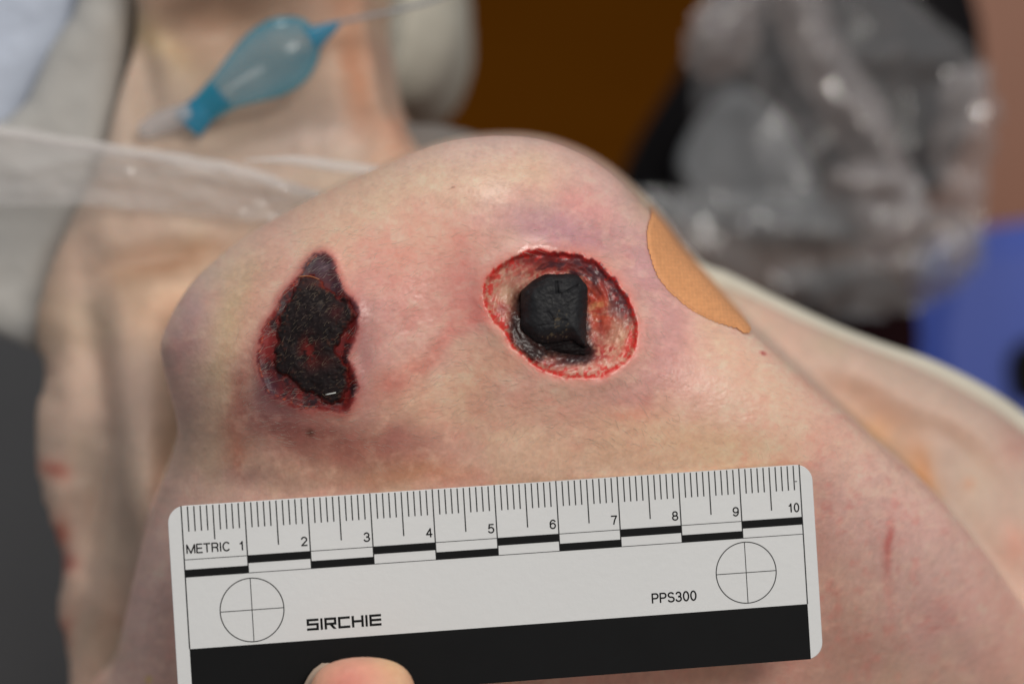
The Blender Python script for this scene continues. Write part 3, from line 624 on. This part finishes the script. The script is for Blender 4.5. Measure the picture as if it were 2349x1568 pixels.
# ================================================================== FINGER OF THE HELPER
def blob_body(name, pts, rads, edges, mat, label, cat, sub=3, colorfun=None):
    me = bpy.data.meshes.new(name); me.from_pydata([tuple(wpt(p)) for p in pts], edges, []); o = link(name, me, None, None, label, cat)
    sk = o.modifiers.new('s', 'SKIN')
    for i, r in enumerate(rads): me.skin_vertices[0].data[i].radius = (r[0] * CM, r[1] * CM) if isinstance(r, tuple) else (r * CM, r * CM)
    me.skin_vertices[0].data[0].use_root = True
    o.modifiers.new('u', 'SUBSURF').levels = sub; o.modifiers['u'].render_levels = sub
    bpy.context.view_layer.update(); dg = bpy.context.evaluated_depsgraph_get(); m2 = bpy.data.meshes.new_from_object(o.evaluated_get(dg)); o.modifiers.clear(); o.data = m2
    m2.materials.clear(); m2.materials.append(mat); m2.polygons.foreach_set('use_smooth', [True] * len(m2.polygons))
    if colorfun:
        co = np.empty(len(m2.vertices) * 3); m2.vertices.foreach_get('co', co); co = (co.reshape(-1, 3) - ORIGIN) @ (ROT / CM)
        a = m2.color_attributes.new('Col', 'FLOAT_COLOR', 'POINT'); cc = alb(colorfun(co)); a.data.foreach_set('color', np.concatenate([cc, np.ones((len(cc), 1))], 1).astype(np.float32).ravel())
        b = m2.attributes.new('rough', 'FLOAT', 'POINT'); b.data.foreach_set('value', np.full(len(cc), .40, np.float32))
    return o
def fcol(co):
    px, py = topx(co[:, 0], co[:, 1], co[:, 2]); c = np.empty((len(co), 3)); c[:] = (194, 152, 122)
    g = gauss(px, py, (800, 1570, 75, 65, 30)); c += g[:, None] * (np.array((186, 116, 104)) - c) * .9
    g = gauss(px, py, (885, 1500, 60, 22, -45)); c += g[:, None] * (np.array((196, 160, 116)) - c) * .7
    return c * (1 + .08 * (fbm(px / 14, py / 14, 230, 3) - .5))[:, None]
f0 = P(830, 1478, 1.45)
fp = [f0 + np.array(q) for q in [(0, -.12, 0), (.02, -1.0, .12), (.05, -2.2, .35), (.1, -3.6, .6), (.5, -5.6, .9), (1.6, -8.0, .6), (2.6, -7.2, -.4), (3.0, -6.0, -1.0), (3.2, -4.9, -1.5),
                                 (4.0, -8.6, -.2), (4.2, -7.2, -1.1), (4.3, -5.8, -1.7), (5.3, -9.2, -.2), (5.6, -7.8, -1.1), (5.6, -6.4, -1.7), (2.4, -11.5, .8), (6.4, -9.9, -.4), (6.8, -8.8, -1.2), (6.8, -7.8, -1.7)]]
fe = [(0, 1), (1, 2), (2, 3), (3, 4), (4, 5), (5, 6), (6, 7), (7, 8), (5, 9), (9, 10), (10, 11), (9, 12), (12, 13), (13, 14), (5, 15), (12, 16), (16, 17), (17, 18)]
fr = [(.86, .70), (.97, .74), .90, .92, 1.2, 1.6, .9, .85, .7, 1.3, .9, .75, 1.1, .9, .75, 1.9, .85, .75, .62]
helper = blob_body('person', fp, fr, fe, M_SKIN, 'bare fingertip of a helper pressing on the black band of the ruler', 'person', 3, fcol)
nail_v = []
n0 = P(722, 1588, 1.0)
for i in range(13):
    for j in range(11):
        a = (i / 12 - .5) * 2.2; t = j / 10
        r = .36 * math.sqrt(max(0, 1 - (max(0, t - .35) / .67) ** 2.4)); nail_v.append(n0 + np.array([math.sin(a) * r * 1.05 + .20 * t, -.55 + t * 1.02, math.cos(a) * .12 - .12]))
nf_ = [(i * 11 + j, (i + 1) * 11 + j, (i + 1) * 11 + j + 1, i * 11 + j + 1) for i in range(12) for j in range(10)]
nail = link('fingernail', poly_mesh('fingernail', nail_v, nf_), mat_plain('nail', (.50, .37, .28), .4, .05), helper)
md = nail.modifiers.new('s', 'SOLIDIFY'); md.thickness = .0006
# ================================================================== CUFF BALLOON AND TUBING
ctrl = [(330, 285, 26), (352, 272, 34), (395, 255, 36), (418, 243, 34)]
teal = NT('teal_vinyl'); tb = teal.b
def mat_film(name, col, alpha, rough=.15, spec=.5, trans=0, bump=0, bs=60):
    t = NT(name); b = t.b; b.inputs['Base Color'].default_value = (*col, 1); b.inputs['Alpha'].default_value = alpha; b.inputs['Roughness'].default_value = rough
    b.inputs['Specular IOR Level'].default_value = spec; b.inputs['Transmission Weight'].default_value = trans
    if bump:
        nz = t.noise(bs, 4); bp = t.n('ShaderNodeBump'); bp.inputs['Strength'].default_value = bump; bp.inputs['Distance'].default_value = .004
        t.l(nz.outputs['Fac'], bp.inputs['Height']); t.l(bp.outputs[0], b.inputs['Normal']); b.inputs['Coat Weight'].default_value = 1; b.inputs['Coat Roughness'].default_value = .05; t.l(bp.outputs[0], b.inputs['Coat Normal'])
    return t.m
M_TEAL = mat_film('teal_vinyl_film', (.02, .33, .47), .42, .14)
_x = NT.__new__(NT); _x.m = M_TEAL; _x.t = M_TEAL.node_tree; _x.b = _x.t.nodes['Principled BSDF']
_lw = _x.n('ShaderNodeLayerWeight'); _lw.inputs[0].default_value = .55; _mr = _x.n('ShaderNodeMapRange'); _mr.inputs[3].default_value = .26; _mr.inputs[4].default_value = .92
_x.l(_lw.outputs['Facing'], _mr.inputs[0]); _x.l(_mr.outputs[0], _x.b.inputs['Alpha'])
M_TEALR = mat_film('dark_teal_vinyl', (.015, .24, .40), .75, .2)
M_CLEAR = mat_film('clear_plastic', (.55, .53, .54), .42, .12)
zb = -10.0
bal = link('cuff_balloon', None, None, None, 'teal inflatable pilot balloon with clear valve resting over the far skin', 'balloon')
def track(pts, z=zb): return np.array([P(a, b, z) for a, b in pts])
def resample(pts, rad, n):
    pts = np.asarray(pts, float); rad = np.asarray(rad, float); t = np.linspace(0, len(pts) - 1, n); out = []; rr_ = []
    for q in t:
        i = int(min(math.floor(q), len(pts) - 2)); f_ = q - i; g = lambda k: pts[min(max(k, 0), len(pts) - 1)]; h = lambda k: rad[min(max(k, 0), len(pts) - 1)]
        cr = lambda p0, p1, p2, p3: .5 * (2 * p1 + (p2 - p0) * f_ + (2 * p0 - 5 * p1 + 4 * p2 - p3) * f_ ** 2 + (3 * p1 - p0 - 3 * p2 + p3) * f_ ** 3)
        out.append(cr(g(i - 1), g(i), g(i + 1), g(i + 2))); rr_.append(max(cr(h(i - 1), h(i), h(i + 1), h(i + 2)), .005))
    return np.array(out), np.array(rr_)
pp, rr2 = resample(1.0 * track([(452, 262), (480, 240), (520, 208), (560, 180), (610, 148), (660, 115), (700, 92), (722, 82)]), np.array([30, 38, 48, 66, 84, 84, 62, 34]) / 116, 40)
v, f = tube(pp, rr2, 28, squash=.6); link('bulb', poly_mesh('bulb', v, f), M_TEAL, bal)
pp, rr2 = resample(track([(508, 214), (480, 238), (452, 264), (428, 290)]), np.array([40, 34, 38, 40]) / 116, 14)
v, f = tube(pp, rr2, 20, squash=.6); link('sleeve', poly_mesh('sleeve', v, f), M_TEALR, bal)
pp, rr2 = resample(track([(712, 92), (735, 78), (760, 64), (778, 52)]), np.array([34, 24, 14, 6]) / 116, 12)
v, f = tube(pp, rr2, 16); link('tip', poly_mesh('tip', v, f), M_TEALR, bal)
pp, rr2 = resample(track([(318, 300), (340, 296), (375, 280), (415, 268), (440, 258)]), np.array([16, 24, 28, 30, 24]) / 116, 16)
v, f = tube(pp, rr2, 20); link('valve', poly_mesh('valve', v, f), M_CLEAR, bal)
pp, rr2 = resample(track([(776, 52), (830, 40), (900, 26), (980, 6), (1060, -30), (1120, -90)]), np.array([5] * 6) / 116, 30)
v, f = tube(pp, rr2, 10); link('tube', poly_mesh('tube', v, f), mat_film('grey_tube', (.35, .36, .38), .85), bal)
# ================================================================== CLEAR PLASTIC SHEET
def film_strip(name, top, bottom, nz=14, nu=120, amp=.08, seed=0, z0=None):
    tp = np.asarray(top, float); bt = np.asarray(bottom, float); V = []
    for j in range(nz):
        s = j / (nz - 1)
        for i in range(nu):
            q = i / (nu - 1) * (len(tp) - 1); k = min(int(q), len(tp) - 2); fr_ = q - k
            a = tp[k] * (1 - fr_) + tp[k + 1] * fr_; b = bt[k] * (1 - fr_) + bt[k + 1] * fr_; p = a * (1 - s) + b * s
            V.append(P(p[0], p[1], p[2] - 2.4 + amp * 4 * (float(fbm(i / 9, j / 3., 240 + seed, 3)) - .5)))
    F = grid_faces(nz, nu); return np.array(V), F
plastic = link('plastic_sheet', None, None, None, 'clear plastic sheet with edge highlights built as pale rolls, left of the shoulder', 'plastic sheet')
v, f = film_strip('film', [(-120, 290, -6.2), (200, 335, -6.2), (500, 385, -6.2), (700, 430, -6.4), (900, 470, -6.4)],
                  [(-120, 470, -6.6), (200, 470, -6.6), (500, 500, -6.6), (700, 520, -6.8), (900, 560, -6.8)])
link('film', mesh_np('film', v, f), mat_film('thin_film', (.68, .64, .62), .42, .2, .5, 0, .4, 60), plastic)
pp, rr2 = resample(track([(-150, 292), (0, 304), (120, 322), (240, 340), (360, 358), (480, 378), (580, 402), (680, 432), (800, 470)], -9.0), np.array([13, 13, 14, 14, 14, 15, 15, 11, 6]) / 120, 160)
rr2 *= 1 + .3 * (fbm(np.arange(160) / 5., np.zeros(160), 260, 3) - .5); pp[:, 1] += .08 * (fbm(np.arange(160) / 9., np.zeros(160), 261, 3) - .5)
v, f = tube(pp, rr2, 14, squash=.5); link('edge_highlight', poly_mesh('edge_highlight', v, f), mat_film('edge_plastic', (.84, .80, .78), .45, .12), plastic)  # pale tube along the sheet's edge stands in for its bright highlight
pp, rr2 = resample(track([(560, 368), (640, 366), (700, 370), (780, 382), (870, 392), (960, 402)], -7.5), np.array([2, 7, 12, 13, 11, 9]) / 120, 90)
rr2 *= 1 + .3 * (fbm(np.arange(90) / 5., np.zeros(90), 265, 3) - .5)
v, f = tube(pp, rr2, 14, squash=.5); link('edge_highlight', poly_mesh('edge_highlight', v, f), bpy.data.materials['edge_plastic'], plastic)  # second pale tube, shaped for the other highlight on the plastic
# ================================================================== CLOTHS, PAD AND TABLE AROUND
def cloth(name, poly, z, thick, mat, label, cat, amp=.25, rnd=.8, seed=0, tilt=(0, 0), sm=3, freq=.5, **kw):
    pol = smooth_poly(px2(poly, z), sm); a = pol.min(0) - .5; b = pol.max(0) + .5; st = max((b - a)) / 150
    xs = np.arange(a[0], b[0], st); ys = np.arange(a[1], b[1], st); gx, gy = np.meshgrid(xs, ys); d = sdf(pol, gx, gy)
    q = np.clip(d / rnd, .003, 1); c = pol.mean(0)
    fr = z + (gx - c[0]) * tilt[0] + (gy - c[1]) * tilt[1] + amp * 2 * (fbm(gx * freq, gy * freq, 300 + seed, 4) - .5) - rnd * (1 - np.sqrt(1 - (1 - q) ** 2)) + np.minimum(d, 0) * 30
    V = np.stack([gx, gy, fr], -1).reshape(-1, 3); F = grid_faces(len(ys), len(xs), d > -thick / 30.); V, F = compact(V, F)
    o = link(name, mesh_np(name, V, F), mat, None, label, cat, **kw); m = o.modifiers.new('s', 'SOLIDIFY'); m.thickness = .3 * CM; m.offset = 0
    return o
M_BLUE_CLOTH = mat_plain('bluish_white_cloth', (.56, .61, .72), .8, .05, 30, .2, 500)
M_GREY_CLOTH = mat_plain('warm_grey_cloth', (.50, .48, .45), .8, .04, 30, .2, 500)
cloth('pillow', [(-250, -200), (60, -200), (175, -30), (186, 0), (110, 130), (16, 285), (-60, 420), (-250, 420)], -13.5, 1, M_BLUE_CLOTH, 'bluish white pillow edge in the far upper left corner', 'pillow', .3)
cloth('sheet', [(190, -200), (345, -200), (296, 0), (262, 130), (250, 260), (238, 420), (180, 520), (120, 640), (90, 780), (-40, 740), (-300, 640), (-300, 330), (14, 286), (120, 110), (186, 0)],
      -12.4, 1, M_GREY_CLOTH, 'pale grey folded sheet beside the neck, between pillow and skin', 'sheet', .15, .5, 3)
M_CREAM = mat_plain('cream_cotton', (.66, .62, .52), .85, .06, 60, .3, 400)
cloth('towel_roll', [(850, -120), (1010, -140), (1034, -20), (1030, 60), (1000, 140), (950, 195), (880, 215), (842, 190), (835, 90), (840, 0)], -19, 6, M_CREAM,
      'cream rounded end of a towel roll above the shoulder', 'towel', .2, 3.0, 6)
cloth('blanket', [(860, 420), (900, 300), (960, 290), (1040, 300), (1120, 330), (1200, 420), (1100, 520)], -13, 3, mat_plain('grey_wool', (.20, .18, .165), .9, .1, 60, .3, 400),
      'small grey blanket fold peeking out behind the top of the shoulder', 'blanket', .1, 1.2, 8)
# pale towel edge running behind the right side
pts = [(1500, 560), (1600, 625), (1660, 655), (1760, 700), (1900, 765), (2020, 812), (2130, 850), (2240, 905), (2330, 965), (2420, 1040), (2520, 1120)]
pp, rr2 = resample(np.array([P(a, b + 4, -11.4) for a, b in pts]), np.array([26, 28, 34, 30, 29, 29, 29, 29, 29, 30, 31]) / 108, 120)
pp[:, 2] += .3 * (fbm(np.arange(120) / 16., np.zeros(120), 270, 3) - .5); v, f = tube(pp, rr2, 22)
link('towel', poly_mesh('towel', v, f), M_CREAM, None, 'pale cream towel edge running behind the right side of the body', 'towel')
# dark padded table under the body, set in the world
def box(lo, hi, mat, name, bev=.01, parent=None, rotz=0, **kw):
    bm = bmesh.new(); bmesh.ops.create_cube(bm, size=1)
    for v in bm.verts: v.co = Vector([lo[i] + (v.co[i] + .5) * (hi[i] - lo[i]) for i in range(3)])
    if bev: bmesh.ops.bevel(bm, geom=bm.edges[:], offset=bev, segments=4, affect='EDGES')
    if rotz:
        c = Vector([(lo[i] + hi[i]) / 2 for i in range(3)]); bmesh.ops.rotate(bm, cent=c, matrix=Matrix.Rotation(rotz, 3, 'Z'), verts=bm.verts)
    me = bpy.data.meshes.new(name); bm.to_mesh(me); bm.free(); me.polygons.foreach_set('use_smooth', [True] * len(me.polygons))
    return link(name, me, mat, parent, **kw)
M_VINYL = mat_plain('dark_vinyl', (.075, .068, .066), .45, .2, 8, .2, 300)
box((-.5, -.5, .60), (.0, .335, .765), M_VINYL, 'table_pad', .03, label='dark grey padded table top under the body, seen lower left', cat='table pad')
M_WOOD = NT('brown_floor'); nz = M_WOOD.noise(3, 6); nz.inputs['Distortion'].default_value = .6
mp = M_WOOD.n('ShaderNodeMapping'); mp.inputs['Scale'].default_value = (1, 9, 1); M_WOOD.l(M_WOOD.tc.outputs['Object'], mp.inputs[0]); M_WOOD.l(mp.outputs[0], nz.inputs['Vector'])
cr = M_WOOD.n('ShaderNodeValToRGB'); cr.color_ramp.elements[0].color = (.11, .032, .002, 1); cr.color_ramp.elements[1].color = (.185, .056, .003, 1)
M_WOOD.l(nz.outputs['Fac'], cr.inputs[0]); M_WOOD.l(cr.outputs[0], M_WOOD.b.inputs['Base Color']); M_WOOD.b.inputs['Roughness'].default_value = .5
M_WOOD.b.inputs['Specular IOR Level'].default_value = .0
box((-6, -4, -.02), (6, 9, 0), M_WOOD.m, 'floor', 0, kind='structure')
# ================================================================== THINGS FAR BEHIND
M_CAB = mat_plain('reddish_wood', (.27, .082, .026), .45, .25, 4, .1, 60)
def slab(name, corners, z, depth, mat, label, cat, bev=.6, parent=None, **kw):   # upright rounded block whose front stands at depth z
    pol = smooth_poly(px2(corners, z), 4) if bev else px2(corners, z); n = len(pol); c = pol.mean(0); V = []; F = []
    L = [(0, bev), (.25 * bev, .08 * bev), (bev, 0), (depth - bev, 0), (depth, bev)]
    for dz, ins in L:
        for p in pol:
            dr = p - c; dn = np.linalg.norm(dr) + 1e-6; q = p - dr / dn * ins; V.append((q[0], q[1], z - dz))
    for s in range(len(L) - 1):
        for k in range(n): F.append((s * n + k, s * n + (k + 1) % n, (s + 1) * n + (k + 1) % n, (s + 1) * n + k))
    F.append(tuple(range(n))); F.append(tuple((len(L) - 1) * n + k for k in range(n)))
    me = poly_mesh(name, V, F, False); bm = bmesh.new(); bm.from_mesh(me); bmesh.ops.recalc_face_normals(bm, faces=bm.faces[:]); bm.to_mesh(me); bm.free()
    return link(name, me, mat, parent, label, cat, **kw)
slab('cabinet', [(2170, -300), (2800, -300), (2800, 900), (2150, 900), (2165, 300)], -58, 20, M_CAB, 'reddish brown wooden cabinet side at the far right', 'cabinet', .5)
slab('dark_case', [(1430, 480), (1460, 330), (1580, 130), (1680, -60), (1900, -120), (2200, -80), (2260, 200), (2150, 450), (1900, 560), (1600, 500)], -38, 6,
     mat_plain('black_case_plastic', (.006, .005, .006), .6, .2, 20, spec=.08), 'black equipment case behind the crumpled clear bag', 'case', .8)
slab('dark_backing', [(1820, 640), (2080, 640), (2080, 900), (1780, 900)], -37, 6, mat_plain('maroon_black', (.012, .002, .003), .6, .3, 10, spec=.05), 'added dark maroon block for the dark background beneath the clear bag', 'box', .5)  # added block, stands in for the dark maroon background
M_BLUE = mat_plain('blue_plastic', (.05, .10, .50), .5, .12, 8)
blue = slab('chair_back', [(2150, 560), (2240, 525), (2420, 500), (2600, 520), (2600, 1150), (2250, 1100), (2120, 900), (2095, 760), (2120, 640)], -44, 4, M_BLUE,
            'bright blue plastic chair back at the right edge', 'chair', 1.2)
slab('black_spot', [(2318, 830), (2340, 790), (2400, 780), (2420, 900), (2340, 920), (2322, 880)], -43.6, 1, bpy.data.materials['black_case_plastic'], None, None, .1, parent=blue)  # solid black block for the black spot on the chair
# crumpled clear bag with a pale object in it
bag = link('plastic_bag', None, None, None, 'crumpled clear plastic bag with glints, upper right behind the shoulder', 'plastic bag')
M_BAG = mat_film('bag_film', (.40, .38, .38), .29, .08, 1.0, bump=1, bs=38)
def crumple(name, poly, z, thick, mat, seed, cell=1.3, amp=1.0, parent=None, st=.16):
    pol = smooth_poly(px2(poly, z), 3); a = pol.min(0) - .3; b = pol.max(0) + .3; xs = np.arange(a[0], b[0], st); ys = np.arange(a[1], b[1], st)
    gx, gy = np.meshgrid(xs, ys); d = sdf(pol, gx, gy); rs = np.random.RandomState(seed)
    pl = np.full(gx.shape, 0.0)
    wx_ = gx + 1.2 * (fbm(gx * .3, gy * .3, seed + 3, 2) - .5); wy_ = gy + 1.2 * (fbm(gx * .3, gy * .3, seed + 5, 2) - .5)
    for s_ in (1, 2.1, 4.3):
        r = np.abs(vn(wx_ / cell / 2 * s_, wy_ / cell / 2 * s_, seed + int(s_ * 7)) - .5) * 2; pl += (1 - r) * amp / s_ ** 1.0
    q = np.clip(d / thick, .01, 1); zf = z + pl - thick * (1 - np.sqrt(1 - (1 - q) ** 2)) * .8
    V = np.stack([gx, gy, zf], -1).reshape(-1, 3); F = grid_faces(len(ys), len(xs), d > -.02); V, F = compact(V, F)
    return link(name, mesh_np(name, V, F), mat, parent)
crumple('front_film', [(1590, 110), (1625, 10), (1680, -120), (1950, -140), (2080, -20), (2160, 60), (2255, 160), (2268, 260), (2245, 420), (2235, 540), (2190, 640), (2080, 690), (1900, 700),
                       (1740, 655), (1600, 600), (1440, 540), (1440, 470), (1560, 452), (1600, 380), (1600, 250), (1610, 190)], -30, 2.4, M_BAG, 12, parent=bag)
crumple('lower_film', [(1400, 450), (1600, 455), (1850, 450), (2050, 470), (2200, 500), (2240, 600), (2100, 700), (1900, 715), (1700, 665), (1500, 600), (1380, 540)], -28.5, .7,
        mat_film('bag_film_thick', (.33, .33, .335), .50, .08, 1.0, bump=1, bs=38), 22, parent=bag)
crumple('fold', [(1760, -60), (1860, -60), (1900, 60), (2000, 220), (2080, 380), (2130, 500), (2060, 520), (1980, 400), (1880, 240), (1800, 90)], -27.8, 1.0,
        mat_film('bag_fold', (.42, .37, .36), .52, .07, 1, bump=1, bs=38), 32, .9, .7, parent=bag)
crumple('fold', [(2180, 180), (2250, 160), (2275, 260), (2250, 420), (2240, 560), (2180, 600), (2170, 480), (2150, 330)], -27.4, .8, bpy.data.materials['bag_fold'], 42, .6, .8, parent=bag)  # added lighter film, imitates the bright glints along the right rim
crumple('fold', [(1900, 420), (2000, 380), (2090, 430), (2110, 520), (2040, 560), (1940, 500)], -27.0, .7, bpy.data.materials['bag_fold'], 52, .6, .8, parent=bag)  # small added piece of lighter film in place of a bright glint
crumple('fold', [(1590, 60), (1640, 0), (1720, -40), (1740, 60), (1700, 150), (1620, 170), (1585, 130)], -27.6, .8, bpy.data.materials['bag_fold'], 62, .7, .6, parent=bag)
slab('pale_pouch', [(1560, 380), (1600, 280), (1680, 200), (1760, 230), (1840, 330), (1880, 440), (1780, 470), (1620, 450)], -34, 2,
     mat_plain('grey_paper', (.24, .25, .26), .7, .1, 10), None, None, .8, parent=bag)
